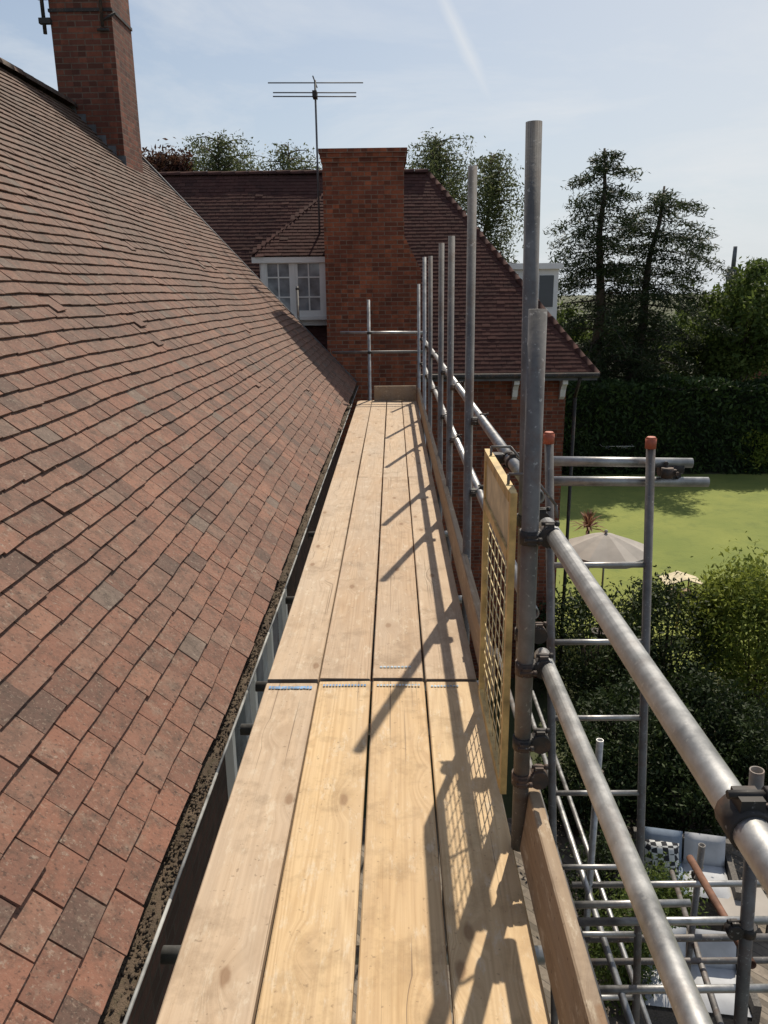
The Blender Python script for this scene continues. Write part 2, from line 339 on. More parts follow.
def half_round(mb, p0, p1, r, n=8, seglen=.3, seed=0, side=Vector((1,0,0)), upv=Vector((0,0,1)), sq=.75):
    rr = random.Random(seed); p0 = Vector(p0); p1 = Vector(p1); d = (p1-p0); Lh = d.length; d.normalize()
    k = int(Lh/seglen)
    for i in range(k):
        a = rr.random()*.5; q0 = p0+d*(i*Lh/k+.004); q1 = p0+d*((i+1)*Lh/k-.004); dz = rr.uniform(-.006,.006)
        b = len(mb.V)
        for q, e in ((q0, 0), (q1, .006)):
            for j in range(n+1):
                th = pi*j/n; mb.V.append(tuple(q+side*((r+e)*cos(th))+upv*((r+e)*sin(th)*sq+dz)))
        for j in range(n): mb.face((b+j, b+j+1, b+n+1+j+1, b+n+1+j), a, True)
        mb.face(tuple(b+j for j in range(n+1)), a); mb.face(tuple(b+n+1+j for j in reversed(range(n+1))), a)

TH = rad(47); ex, ez = -.69, .03; xr = -4.6; zr = ez+math.tan(TH)*(ex-xr); YV = 14.5; Y0 = 0.0
house = thing('brick_house', 'near brick house whose long weathered red tiled roof runs beside the plank walkway', 'house', (-4.58, 7, GZ))
mb = MB(); slope = (ex-xr)/cos(TH)
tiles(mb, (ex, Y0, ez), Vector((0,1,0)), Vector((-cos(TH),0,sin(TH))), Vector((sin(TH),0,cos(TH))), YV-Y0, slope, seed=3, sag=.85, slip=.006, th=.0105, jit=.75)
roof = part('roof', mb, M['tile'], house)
mb = MB(); e = .02
mb.poly([(ex-.01, Y0, ez-e), (ex-.01, YV-.03, ez-e), (xr, YV-.03, zr-e), (xr, Y0, zr-e)])
part('underlay', mb, M['felt'], roof)
mb = MB(); mb.poly([(xr, Y0, zr), (xr, YV, zr), (2*xr-ex, YV, ez), (2*xr-ex, Y0, ez)]); part('rear_slope', mb, M['tile_ridge'], roof)
mb = MB(); half_round(mb, (xr, Y0, zr-.01), (xr, YV, zr-.01), .14, seed=4); part('ridge', mb, M['tile_ridge'], roof)
mb = MB(); s0 = Vector((ex, YV, ez)); s1 = Vector((xr, YV, zr)); nn = Vector((sin(TH),0,cos(TH))); dy = Vector((0,.06,0))
mb.hexa([s0-nn*.09, s0-nn*.09+dy, s1-nn*.09+dy, s1-nn*.09, s0+nn*.03, s0+nn*.03+dy, s1+nn*.03+dy, s1+nn*.03])
part('verge', mb, M['lead'], roof)
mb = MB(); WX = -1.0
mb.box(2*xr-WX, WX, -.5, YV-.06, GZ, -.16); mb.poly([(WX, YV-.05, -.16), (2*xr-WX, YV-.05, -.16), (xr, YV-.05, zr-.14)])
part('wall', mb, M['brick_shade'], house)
mb = MB(); mb.box(-.98, -.785, Y0, YV-.05, -.19, -.165); mb.box(-.785, -.765, Y0, YV-.05, -.19, -.02); part('fascia', mb, M['lead'], house)
mb = MB(); gx, gzr, gr = -.700, -.020, .060; nseg = 8; ys = [Y0+i*(YV-Y0)/24 for i in range(25)]
def gpt(y, th, r): return (gx+r*cos(th), y, gzr-r*sin(th)+.006*sin(y*1.1))
for i in range(24):
    for j in range(nseg):
        t0, t1 = pi*j/nseg, pi*(j+1)/nseg
        mb.poly([gpt(ys[i],t0,gr), gpt(ys[i+1],t0,gr), gpt(ys[i+1],t1,gr), gpt(ys[i],t1,gr)])
        mb.poly([gpt(ys[i],t0,gr-.005), gpt(ys[i],t1,gr-.005), gpt(ys[i+1],t1,gr-.005), gpt(ys[i+1],t0,gr-.005)])
    mb.tube((gx+gr+.001, ys[i], gzr+.004+.006*sin(ys[i]*1.1)), (gx+gr+.001, ys[i+1], gzr+.004+.006*sin(ys[i+1]*1.1)), .0055, n=6)
gut = part('gutter', mb, M['gutter'], house)
mb = MB(); ny = 1000; nx = 11; rr = random.Random(5)
for i in range(ny):
    y = Y0+.01+i*(YV-Y0-.05)/(ny-1)
    for j in range(nx):
        x = gx-gr+.004+j*(2*gr-.010)/(nx-1)
        mb.V.append((x+rr.uniform(-.002,.002), y+rr.uniform(-.005,.005), gzr+.000+rr.uniform(-.005,.007)+.009*(sin(y*7)*sin(y*2.3))+.006*sin(y*19+x*30)-(.012 if j in (0, nx-1) else 0)))
for i in range(ny-1):
    for j in range(nx-1): mb.face((i*nx+j, i*nx+j+1, (i+1)*nx+j+1, (i+1)*nx+j), rr.random(), True)
for i in range(3600):
    y = U_(Y0+.1, YV-.3) if i > 2000 else U_(Y0+.6, 4.5); s = U_(.002,.0065); mb.ball((gx+U_(-.035,.056), y, gzr+.004+U_(-.004,.010)), s, 5, 3, U_(0,1), (1, 1.5, .7))
part('moss', mb, M['moss'], gut)
mb = MB(); cx0, cx1, cy0, cy1 = -4.72, -3.86, 12.2, 13.05
mb.box(cx0, cx1, cy0, cy1, 2.3, 7.2); mb.box(cx0-.05, cx1+.05, cy0-.05, cy1+.05, 7.2, 7.36)
ch = part('chimney', mb, M['brick_dark'], roof)
mb = MB(); kz = -.45; mb.box(cx0-.015, cx1+.015, cy0-.015, cy1+.015, 5.86+kz, 5.90+kz)
mb.tube((cx0-.07, cy0-.05, 5.58+kz), (cx0-.07, cy0-.05, 6.9), .028, n=8); mb.box(cx0-.13, cx0+.03, cy0-.09, cy0-.016, 5.70+kz, 5.77+kz); mb.box(cx0-.13, cx0+.03, cy0-.09, cy0-.016, 6.0+kz, 6.05+kz)
mb.tube((cx1-.12, cy0-.06, 5.66+kz), (cx1-.12, cy0-.06, 6.9), .022, n=8); mb.tube((cx1-.14, cy0-.06, 5.72+kz), (cx1+.06, cy0-.03, 5.83+kz), .018, n=6); mb.tube((cx1-.20, cy0-.05, 5.62+kz), (cx1-.04, cy0-.05, 5.62+kz), .02, n=6); part('metal_strap', mb, M['coupler'], ch)
mb = MB()
for i in range(6):
    x = cx0+.1+i*.13; mb.box(x, x+.13, cy0-.012, cy0-.004, zr-1.072*(abs(x+.13-xr))-.12, zr-1.072*(abs(x+.13-xr))+.16)
part('flashing', mb, M['lead'], ch)
mb = MB(); fy0, fy1, fz0, fz1 = 4.0, 6.4, -2.3, -.72
for y in (fy0, fy0+.75, fy0+1.5, fy1-.07): mb.box(WX-.02, WX+.05, y, y+.07, fz0, fz1)
mb.box(WX-.02, WX+.052, fy0-.02, fy1+.02, fz1, fz1+.08); mb.box(WX-.02, WX+.10, fy0-.05, fy1+.05, fz0-.06, fz0)
win = part('window', mb, M['white'], house); mb = MB(); mb.box(WX+.004, WX+.012, fy0+.07, fy1-.07, fz0, fz1); part('pane', mb, M['pale_pane'], win)

# ------------------------------------------------------------------ far house
far = thing('brick_house', 'far brick wing with dark tiled hipped roof and broad brick chimney closing the view', 'house', (-1, 18, GZ))
FE, FZ, FR, FRZ, HX, RX = 14.9, .15, 18.6, 4.2, 3.85, .80
fa = math.atan2(FRZ-FZ, FR-FE); kx = (HX-RX)/(FR-FE); XL = -8.0
mb = MB()
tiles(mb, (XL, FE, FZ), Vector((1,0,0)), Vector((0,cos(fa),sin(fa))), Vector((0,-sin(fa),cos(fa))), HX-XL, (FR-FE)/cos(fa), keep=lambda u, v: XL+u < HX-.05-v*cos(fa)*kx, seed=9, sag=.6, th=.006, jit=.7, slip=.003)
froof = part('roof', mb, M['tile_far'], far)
mb = MB(); e = .02
mb.poly([(XL, FE, FZ-e), (HX, FE, FZ-e), (RX, FR, FRZ-e), (XL, FR, FRZ-e)]); part('underlay', mb, M['felt'], froof)
mb = MB(); BY = 2*FR-FE
mb.poly([(HX, FE, FZ), (HX, BY, FZ), (RX, FR, FRZ)]); mb.poly([(HX, BY, FZ), (XL, BY, FZ), (XL, FR, FRZ), (RX, FR, FRZ)]); part('rear_slope', mb, M['tile_far'], froof)
mb = MB(); half_round(mb, (XL, FR, FRZ-.03), (RX, FR, FRZ-.03), .11, seed=6, side=Vector((0,1,0)))
dh = (Vector((RX, FR, FRZ))-Vector((HX, FE, FZ))).normalized(); sh = dh.cross(Vector((0,0,1))).normalized()
half_round(mb, (HX, FE, FZ-.05), (RX, FR, FRZ-.05), .075, seed=8, side=sh, upv=sh.cross(dh), seglen=.22); part('ridge', mb, M['tile_far'], froof)
mb = MB(); mb.box(XL, 3.35, 15.25, BY-.35, GZ, .02); part('wall', mb, M['brick'], far)
mb = MB(); mb.box(XL, HX, FE+.02, 15.25, .03, .06); mb.box(3.35, HX-.02, 15.25, BY, .03, .06); mb.box(XL, HX, FE, FE+.02, .0, .13); part('fascia', mb, M['lead'], far)
mb = MB(); mb.tube((XL, FE-.05, .10), (HX+.02, FE-.05, .10), .05, n=10); mb.tube((3.52, FE-.05, .06), (3.52, 15.2, -.35), .035, n=8); mb.tube((3.52, 15.2, -.35), (3.52, 15.2, GZ), .035, n=8); part('gutter', mb, M['coupler'], far)
for bx in (1.35, 2.3, 3.22):
    mb = MB(); prf = [(15.25, .0), (14.97, .0), (14.97, -.08), (15.05, -.12), (15.12, -.20), (15.17, -.34), (15.25, -.40)]
    n = len(prf)
    for x in (bx, bx+.10): mb.V += [(x, y, z) for y, z in prf]
    mb.face(tuple(range(n))); mb.face(tuple(reversed(range(n, 2*n))))
    for i in range(n): mb.face((i, (i+1) % n, n+(i+1) % n, n+i))
    part('bracket', mb, M['white'], far)
def window(parent, x0, x1, z0, z1, y, cols, rows, lights=2, pane='pale_pane'):
    mb = MB(); f = .065
    mb.box(x0, x1, y-.05, y+.05, z0, z0+f); mb.box(x0, x1, y-.05, y+.05, z1-f, z1)
    for i in range(lights+1):
        x = x0+(x1-x0-f)*i/lights; mb.box(x, x+f, y-.048, y+.048, z0+f, z1-f)
    wv = part('window', mb, M['white'], parent)
    mb = MB()
    for l in range(lights):
        a = x0+f+(x1-x0-f)*l/lights; b = a+(x1-x0-f)/lights-f
        for s in ((a, a+.05), (b-.05, b)): mb.box(s[0], s[1], y-.025, y+.02, z0+f, z1-f)
        mb.box(a+.05, b-.05, y-.024, y+.02, z0+f, z0+f+.05); mb.box(a+.05, b-.05, y-.024, y+.02, z1-f-.05, z1-f)
        for c in range(1, cols): mb.box(a+(b-a)*c/cols-.013, a+(b-a)*c/cols+.013, y-.022, y+.018, z0+f+.05, z1-f-.05)
        for r in range(1, rows): mb.box(a+.05, b-.05, y-.020, y+.016, z0+(z1-z0)*r/rows-.013, z0+(z1-z0)*r/rows+.013)
    part('frame', mb, M['white'], wv)
    mb = MB(); mb.box(x0+f, x1-f, y+.0, y+.006, z0+f, z1-f); part('pane', mb, M[pane], wv)
    mb = MB(); mb.box(x0-.06, x1+.06, y-.11, y+.04, z0-.06, z0-.002); part('sill', mb, M['white'], wv)
    return wv
p0 = PY(262, 318, 15.55); p1 = PY(323, 256, 15.55); dx0, dx1, dz0, dz1 = p0.x, p1.x+.08, p0.z, p1.z
mb = MB(); rz = lambda y: FZ+(y-FE)*math.tan(fa)
mb.hexa([(dx0, 15.57, dz0-.15), (dx1, 15.57, dz0-.15), (dx1, 18.0, dz0-.15), (dx0, 18.0, dz0-.15), (dx0, 15.57, dz1), (dx1, 15.57, dz1), (dx1, 17.0, dz1), (dx0, 17.0, dz1)])
part('dormer', mb, M['white'], far, 'white two-casement dormer window in the far roof')
window(far, dx0+.04, dx1-.04, dz0+.02, dz1-.02, 15.52, 2, 3)
mb = MB(); ov = .12; ap_ = PY(326, 190, 17.0); yb = 18.5
f1, f2 = Vector((dx0-ov, 15.4, dz1)), Vector((dx1+ov, 15.4, dz1)); top0 = Vector((dx1-.02, 17.0, ap_.z)); top1 = Vector((dx1-.02, yb, ap_.z)); b1 = Vector((dx0-ov, yb-.8, dz1)); b2 = Vector((dx1+ov, yb-.8, dz1))
def tri_tiles(mb, P0, P1, apexL, apexR, seed):
    A = (P1-P0).normalized(); mid = (apexL+apexR)/2; up = (mid-P0) - A*((mid-P0).dot(A)); vl = up.length; up.normalize(); N = A.cross(up); Lb = (P1-P0).length
    la = (apexL-P0).dot(A); ra = (apexR-P0).dot(A)
    tiles(mb, P0, A, up, N, Lb, vl, keep=lambda u, v: la*v/vl-.03 < u < Lb-(Lb-ra)*v/vl+.03, seed=seed, sag=.2, th=.006, jit=.7)
    mb.poly([P0-N*.02, P1-N*.02, apexR-N*.02, apexL-N*.02] if (apexL-apexR).length > .01 else [P0-N*.02, P1-N*.02, apexL-N*.02], .1)
tri_tiles(mb, f1, f2, top0, top0.copy(), 21); tri_tiles(mb, f2, b2, top0, top1, 22); tri_tiles(mb, b1, f1, top1, top0, 23)
part('dormer_roof', mb, M['tile_far'], far)
mb = MB(); mb.box(dx0-ov, dx1+ov, 15.42, 15.46, dz1-.12, dz1-.01); part('dormer_fascia', mb, M['white'], far)
q0 = PY(513, 312, 17.6); q1 = PY(562, 263, 17.6)
mb = MB(); mb.box(q0.x-.5, q1.x-.06, 17.6, 19.4, q0.z-.3, q1.z-.12); mb.box(q0.x-.56, q1.x, 17.5, 19.5, q1.z-.12, q1.z); bd = part('dormer', mb, M['white'], far, 'white flat-topped box dormer on the far right slope')
mb = MB(); mb.box(q0.x+.55, q1.x-.16, 17.585, 17.598, q0.z+.1, q1.z-.25); mb.box(q1.x-.058, q1.x-.045, 17.8, 19.2, q0.z+.1, q1.z-.22); part('pane', mb, M['glass'], bd)
c0 = PY(322, 160, 14.55); c1 = PY(404, 160, 14.55); c2 = PY(421, 270, 14.55); zt = PY(360, 150, 14.55).z; zs0 = PY(421, 270, 14.55).z; zs1 = PY(404, 236, 14.55).z
mb = MB(); yb = 15.75
mb.hexa([(c0.x, 14.55, GZ), (c2.x, 14.55, GZ), (c2.x, yb, GZ), (c0.x, yb, GZ), (c0.x, 14.55, zs0), (c2.x, 14.55, zs0), (c2.x, yb, zs0), (c0.x, yb, zs0)], skip=(1,))
mb.hexa([(c0.x, 14.55, zs0), (c2.x, 14.55, zs0), (c2.x, yb, zs0), (c0.x, yb, zs0), (c0.x, 14.55, zs1), (c1.x, 14.55, zs1), (c1.x, yb, zs1), (c0.x, yb, zs1)], skip=(0, 1))
mb.hexa([(c0.x, 14.55, zs1), (c1.x, 14.55, zs1), (c1.x, yb, zs1), (c0.x, yb, zs1), (c0.x, 14.55, zt-.2), (c1.x, 14.55, zt-.2), (c1.x, yb, zt-.2), (c0.x, yb, zt-.2)], skip=(0,))
for i in range(3): e = .02+.018*i; mb.box(c0.x-e, c1.x+e, 14.55-e, yb+e, zt-.2+.075*i, zt-.2+.075*(i+1)-.002)
fch = part('chimney', mb, M['brick'], far, 'broad red brick chimney stack with sloped right shoulder')
for i in range(4): mb = MB(); mb.box(c1.x+.01, c1.x+.10, 14.75+i*.25, 15.0+i*.25, rz(14.95+i*.25)-.02, rz(14.95+i*.25)+.12); part('flashing', mb, M['lead'], fch)
top = PY(315, 82, 15.9); base = PY(319, 166, 15.9)
mast = thing('tv_aerial', 'thin television aerial on a mast rising beside the broad brick chimney', 'aerial', (top.x, 15.9, base.z-.6))
mb = MB(); mb.tube((top.x, 15.9, base.z-1.2), (top.x, 15.9, top.z+.03), .019, n=8); part('mast', mb, M['lead'], mast)
mb = MB(); mb.tube((top.x, 15.5, top.z), (top.x, 16.3, top.z), .012, n=6); part('boom', mb, M['lead'], mast)
for yy, zz_, hw in ((16.0, top.z+.02, .88), (15.75, top.z-.20, .76), (15.72, top.z-.27, .76)):
    mb = MB(); mb.tube((top.x-hw, yy, zz_), (top.x+hw, yy, zz_-.02), .011, n=6); part('element', mb, M['lead'], mast)
mb = MB(); mb.box(top.x-.04, top.x+.04, 15.70, 15.92, top.z-.29, top.z-.18); part('junction_box', mb, M['coupler'], mast)
mb = MB(); mb.tube((top.x, 15.9, base.z-.45), (c0.x+.05, 15.77, base.z-.45), .012, n=6); part('wall_bracket', mb, M['coupler'], mast)

# ------------------------------------------------------------------ deck boards
def board_mb(x0, x1, y0, y1, z0, z1, seed, lean=0.0):
    r = random.Random(seed); mb = MB(); n = 14; c = .004
    ph, am, tw = r.uniform(0, 6), r.uniform(.0008,.0022), r.uniform(-.002,.002)
    for i in range(n+1):
        f = i/n; y = y0+(y1-y0)*f; dz = am*sin(ph+f*5); dt = tw*(f-.5)*2; dx = .0015*sin(ph*2+f*4)
        for x, z in ((x0+c,z0),(x1-c,z0),(x1,z0+c),(x1,z1-c),(x1-c,z1),(x0+c,z1),(x0,z1-c),(x0,z0+c)):
            s = (x-(x0+x1)/2)/((x1-x0)/2); mb.V.append((x+dx+lean*(z-z0)/(z1-z0), y, z+dz+dt*s))
    for i in range(n):
        for j in range(8): k = (j+1) % 8; mb.face((i*8+j, i*8+k, (i+1)*8+k, (i+1)*8+j))
    mb.face(tuple(reversed(range(8)))); mb.face(tuple(n*8+j for j in range(8)))
    return mb
DL, DR = -.568, .361; bw = (DR-DL)/4
posn = ['first plank from the roof gutter', 'second plank from the roof gutter', 'third plank from the roof gutter', 'fourth plank from the roof gutter']
runs = [(-1.0, 3.075, 'near run of the walkway', 'wood_new'), (3.088, 6.98, 'middle run of the walkway', 'wood_old'), (6.984, 12.3, 'far run of the walkway', 'wood_old')]
for k, (y0, y1, txt, mt) in enumerate(runs):
    for i in range(4):
        gap = .0045; xa = DL+bw*i+gap; xb = DL+bw*(i+1)-gap+U_(-.003,.001)
        ya0 = y0+(U_(0,.012) if k == 1 else 0); yb0 = y1-(U_(.0,.014) if k != 1 else 0)
        zoff = U_(-.002,.002)
        m = M[mt] if not (k == 0 and i == 0) else M['wood_old']
        lbl = f'{posn[i]} in the {txt}'
        o = single('scaffold_board', board_mb(xa, xb, ya0, yb0, -.038+zoff, zoff, k*10+i), m, lbl, 'plank', (xa, y0, 0))
        z = zoff+.0045
        if k == 0:
            mb = MB(); ye = yb0
            for q in range(14 if i < 3 else 9):
                x = xa+.02+q*.0135
                if i == 0: mb.poly([(x, ye-.058+U_(-.004,.004), z), (x+.0135-U_(0,.004), ye-.058, z), (x+.0135-U_(0,.004), ye-.038, z), (x, ye-.036+U_(-.004,.004), z)])
                else: mb.poly([(x, ye-.05, z), (x+.009, ye-.05, z), (x+.009, ye-.036, z), (x, ye-.036, z)])
            part('paint_mark', mb, M['chalk'] if i > 1 else M['blue'], o)
        if k == 1 and i == 2:
            mb = MB()
            for q in range(9): x = xa+.03+q*.016; mb.poly([(x, ya0+.09, z), (x+.011, ya0+.09, z), (x+.011, ya0+.105, z), (x, ya0+.105, z)])
            part('paint_mark', mb, M['chalk'], o)
        if k < 2:
            for ye, sgn in ((ya0, 1), (yb0, -1)):
                if (k == 0 and sgn == 1): continue
                a, b = sorted((ye-sgn*.0015, ye)); mb = MB(); mb.box(xa+.004, xb-.004, a, b, zoff-.034, zoff-.003); part('end_band', mb, M['steel_old'], o)
single('toe_board', board_mb(.370, .408, -1.0, 2.06, .003, .190, 71, .022), M['wood_toe'], 'near toe board on edge along the right of the walkway, ending at the doubled post', 'toe board', (.42, -1, 0))
single('toe_board', board_mb(.372, .408, 2.9, 12.2, .002, .205, 72), M['wood_toe'], 'long far toe board on edge along the right of the walkway beyond the yellow guard', 'toe board', (.37, 2.75, 0))
single('toe_board', MB().box(-.30, .36, 12.22, 12.258, .003, .23), M['wood_toe'], 'short toe board on edge across the far end of the walkway', 'toe board', (-.3, 12.2, 0))

# ------------------------------------------------------------------ scaffold tubes
TR = .0235
def coupler_mb(p, ax1, ax2, k=.8):
    mb = MB(); p = Vector(p); a1 = Vector(ax1); a2 = Vector(ax2); n = a1.cross(a2).normalized()
    q = p + n*(2*TR+.004)
    mb.tube(p-a1*.024*k, p+a1*.024*k, TR+.005, n=14); mb.tube(q-a2*.024*k, q+a2*.024*k, TR+.005, n=14)
    mb.obox((p+q)/2, a1*.022*k, a2*.022*k, n*.010)
    for c, a, o in ((p, a1, a2), (q, a2, a1)):
        b = c+o*(TR+.016*k); mb.obox(c+o*(TR+.006), a*.016*k, n*.015*k, o*.011*k); mb.tube(b-n*.026*k, b+n*.034*k, .0055, n=6); mb.tube(b+n*.020*k, b+n*.033*k, .010*k, n=6)
    return mb
def sc_tube(name, label, cat, p0, p1, m='steel', cps=(), group=None, r=TR):
    o = thing(name, label, cat, p0, group)
    part('pole', MB().tube(p0, p1, r, n=20, hollow=True), M[m], o)
    for c in cps: part('coupler', coupler_mb(*c), M['coupler'], o)
    return o
def on_line(a, b, z): return a.lerp(b, (z-a.z)/(b.z-a.z))
Z, Y, X = (0,0,1), (0,1,0), (1,0,0)
ft = PY(538, 309, 2.02); fb = PY(519, 838, 2.02)
c_ = lambda z: on_line(fb, ft, z) if z > fb.z else fb
sc_tube('scaffold_post', 'shorter front pole of the doubled post nearest the camera, brown and rusty', 'scaffold pole', fb-(ft-fb)*.02, ft, 'steel_old',
        [(c_(.99), Z, (0,-1,0)), (c_(.60), Z, (0,-1,0)), (c_(.36), Z, (0,-1,0)), (c_(.24), Z, (0,-1,0))])
tt = PY(534, 122, 2.42); tm = PY(527, 450, 2.42)
sc_tube('scaffold_post', 'tall rear pole of the doubled post nearest the camera, rising highest of all', 'scaffold pole', on_line(tt, tm, -.3), tt, 'steel_old', [(on_line(tt, tm, .92), Z, (0,-1,0)), (on_line(tt, tm, .52), Z, (0,-1,0))])
posts = [(4.2, 471, 166, 'tall thin pole standing next beyond the doubled post on the right guard rail'), (5.8, 451, 236, 'third upright along the right guard rail counting from the doubled post'), (6.95, 441, 243, 'fourth upright along the right guard rail counting from the doubled post'),
         (8.9, 430, 256, 'fifth upright along the right guard rail counting from the doubled post'), (10.5, 424, 257, 'sixth upright along the right guard rail, close to the far chimney'), (12.32, 418, 284, 'corner upright at the far right end of the walkway')]
for y, px, py, lb in posts:
    tp = PY(px, py, y); x = .435
    sc_tube('scaffold_post', lb, 'scaffold pole', (x, y, GZ), (x+(tp.x-x)*.8, y, tp.z), 'steel_old' if y < 9 else 'steel', [((x, y, .97-.003*y), Z, (0,-1,0)), ((x, y, .56), Z, (0,-1,0))])
sc_tube('guard_rail', 'thick upper grey handrail in the right foreground with a dark coupler', 'rail', (.438, -1.0, .985), (.432, 2.12, .992), 'steel', [((.436, .84, .988), Y, Z, 1.0)])
sc_tube('guard_rail', 'lower grey handrail in the right foreground under the thick upper one', 'rail', (.437, -1.0, .60), (.432, 2.10, .60), 'steel')
sc_tube('guard_rail', 'upper handrail running from the yellow guard to the far end', 'rail', (.475, 2.5, .975), (.47, 12.5, .935), 'steel', [((.474, 3.15, .972), Y, (0,0,-1)), ((.473, 3.05, .972), Y, Z)])
sc_tube('guard_rail', 'middle handrail running from the yellow guard to the far end', 'rail', (.475, 2.5, .56), (.47, 12.5, .55), 'steel', [((.474, 3.7, .56), Y, Z)])
sc_tube('guard_rail', 'upper tube across the far end of the walkway before the chimney', 'rail', (-.82, 12.37, 1.04), (.52, 12.37, 1.03), 'steel')
sc_tube('guard_rail', 'lower tube across the far end of the walkway before the chimney', 'rail', (-.95, 12.37, .74), (.52, 12.37, .74), 'steel_old')
sc_tube('scaffold_post', 'upright at the middle of the far end rail, in front of the chimney', 'scaffold pole', (-.37, 12.32, GZ), (-.37, 12.32, 1.53), 'steel', [((-.37, 12.32, 1.035), Z, X), ((-.37, 12.32, .74), Z, X)])
pp = PY(297, 286, 14.72)
sc_tube('scaffold_post', 'pole top showing above the roof edge in front of the dormer window', 'scaffold pole', (pp.x, 14.72, GZ), (pp.x, 14.72, pp.z), 'steel_old', [((pp.x, 14.72, pp.z-.05), Z, X)])
for i, (y, lb) in enumerate([(1.73, 'nearest cross tube under the deck, end showing in the gutter gap'), (2.88, 'second cross tube under the deck, end showing in the gutter gap by the plank joint'), (3.25, 'third cross tube under the deck, end showing just past the plank joint'), (4.3, 'fourth cross tube under the deck, end showing in the gutter gap'), (5.6, 'fifth cross tube under the deck, end showing in the gutter gap')]):
    sc_tube('cross_tube', lb, 'scaffold tube', (-.645, y, -.118), (.40, y, -.118), 'steel')

# yellow mesh guard
gd = thing('mesh_guard', 'faded yellow framed wire mesh guard hanging upright behind the doubled post', 'mesh guard', (.365, 2.5, .04))
ya, yb2, za, zb, gx_ = 2.22, 2.90, .04, 1.06, .352
mb = MB(); f = .034
mb.box(gx_-.01, gx_+.01, ya, ya+f, za, zb); mb.box(gx_-.01, gx_+.01, yb2-f, yb2, za, zb)
for z in (za, zb-f, .84): mb.box(gx_-.012, gx_+.012, ya+f, yb2-f, z, z+f)
part('frame', mb, M['yellow'], gd)
mb = MB(); mb.box(gx_-.004, gx_+.004, ya+f, yb2-f, .876, zb-f-.002); part('panel', mb, M['panel'], gd)
mb = MB(); k = 7
for i in range(1, k): y = ya+f+(yb2-ya-2*f)*i/k; mb.tube((gx_, y, za+f), (gx_, y, .84), .0018, n=5)
for i in range(1, 13): z = za+f+(.84-za-f)*i/13; mb.tube((gx_+.004, ya+f, z), (gx_+.004, yb2-f, z), .0018, n=5)
part('wire_mesh', mb, M['wire'], gd)
for y in (ya+.12, yb2-.12):
    mb = MB(); mb.path([(gx_, y, zb-.01), (gx_, y, zb+.03), (gx_+.07, y, zb+.03), (gx_+.15, y, .99), (gx_+.155, y, .95)], [.005]*5, 6); part('hook', mb, M['steel_old'], gd)

# vertical ladder beam at the right
fy = 3.6; t0 = PY(549, 436, fy); t1 = PY(651, 441, fy); u0 = PY(549, 800, fy); u1 = PY(641, 1020, fy)
sl = ((u0.x-t0.x)/(u0.z-t0.z)+(u1.x-t1.x)/(u1.z-t1.z))/2
lx = lambda tp_, z: tp_.x+sl*(z-tp_.z)
lb = thing('ladder_beam', 'upright steel ladder frame with red capped legs standing right of the walkway', 'ladder', (lx(t0, GZ), fy, GZ))
for tp_ in (t0, t1):
    lg = part('upright', MB().tube((lx(tp_, GZ), fy, GZ), tuple(tp_), .021, n=16), M['steel_old'], lb)
    mb = MB(); tx, tz = tp_.x, tp_.z; mb.tube((tx, fy, tz-.035), (tx, fy, tz+.012), .0255, n=14); mb.tube((tx, fy, tz+.012), (tx, fy, tz+.02), .0255, .018, n=14); part('end_cap', mb, M['redcap'], lg)
zs = [PY(600, py, fy).z for py in (565, 642, 718, 793, 867)]; zs += [zs[-1]-.45*i for i in range(1, 11)]
for z in zs: part('rung', MB().tube((lx(t0, z), fy, z), (lx(t1, z), fy, z), .0145, n=10), M['steel'], lb)
def ptube(name, lbl, px0, py0, px1, py1, y, m='steel', r=TR, cps=(), y1=None):
    return sc_tube(name, lbl, 'scaffold tube', PY(px0, py0, y), PY(px1, py1, y1 or y), m, cps, None, r)
q = PY(676, 468, 3.66)
ptube('cross_tube', 'upper of two horizontal tubes across the top of the ladder frame', 549, 461, 692, 463, 3.655, 'steel', TR, [((q.x, 3.655, q.z), X, (0,0,-1), 1.2), ((q.x-.06, 3.655, q.z-.01), X, (0,0,1), 1.0)])
ptube('cross_tube', 'lower longer horizontal tube across the top of the ladder frame', 549, 481, 708, 482, 3.655, 'steel')
for py, ya_, lbl, x1 in ((885, 4.6, 'highest of the level tubes low behind the ladder frame', 800), (905, 3.75, 'short level tube low down behind the ladder frame', 690), (922, 3.45, 'brightest level tube crossing low before the ladder frame', 800), (939, 3.9, 'second level tube just below the brightest low one', 800), (962, 4.4, 'thin level tube low behind the second one from the bottom', 800), (990, 3.35, 'lowest level tube crossing the bottom right corner', 800)):
    ptube('cross_tube', lbl, 572, py, x1, py-2, ya_, 'steel' if py not in (939, 962) else 'steel_old', .0215)
sc_tube('ledger_tube', 'long grey tube receding away below the ladder frame', 'scaffold tube', (1.2, 2.6, -2.0), (1.2, 6.6, -2.0), 'steel', (), None, .02)
sc_tube('ledger_tube', 'long tube receding below the walkway beside the near toe board', 'scaffold tube', (.98, 2.4, -1.7), (.98, 6.9, -1.7), 'steel_old', (), None, .02)
sc_tube('ledger_tube', 'lower long tube receding far below the rails toward the shrubs', 'scaffold tube', (1.75, 3.0, -3.3), (1.75, 9.0, -3.3), 'steel', (), None, .022)
sc_tube('ledger_tube', 'rightmost long tube receding low over the patio sofas', 'scaffold tube', PY(722, 1030, 3.6), PY(672, 872, 6.2), 'steel_old', (), None, .022)
tp = PY(757, 770, 2.3); bt_ = PY(741, 1010, 2.3)
sc_tube('scaffold_post', 'pole with an open top standing at the right edge near the foreground rail', 'scaffold pole', on_line(tp, bt_, -2.6), tp, 'steel_old', [(PY(748, 930, 2.3), Z, Y)])
tp = PY(600, 740, 4.6)
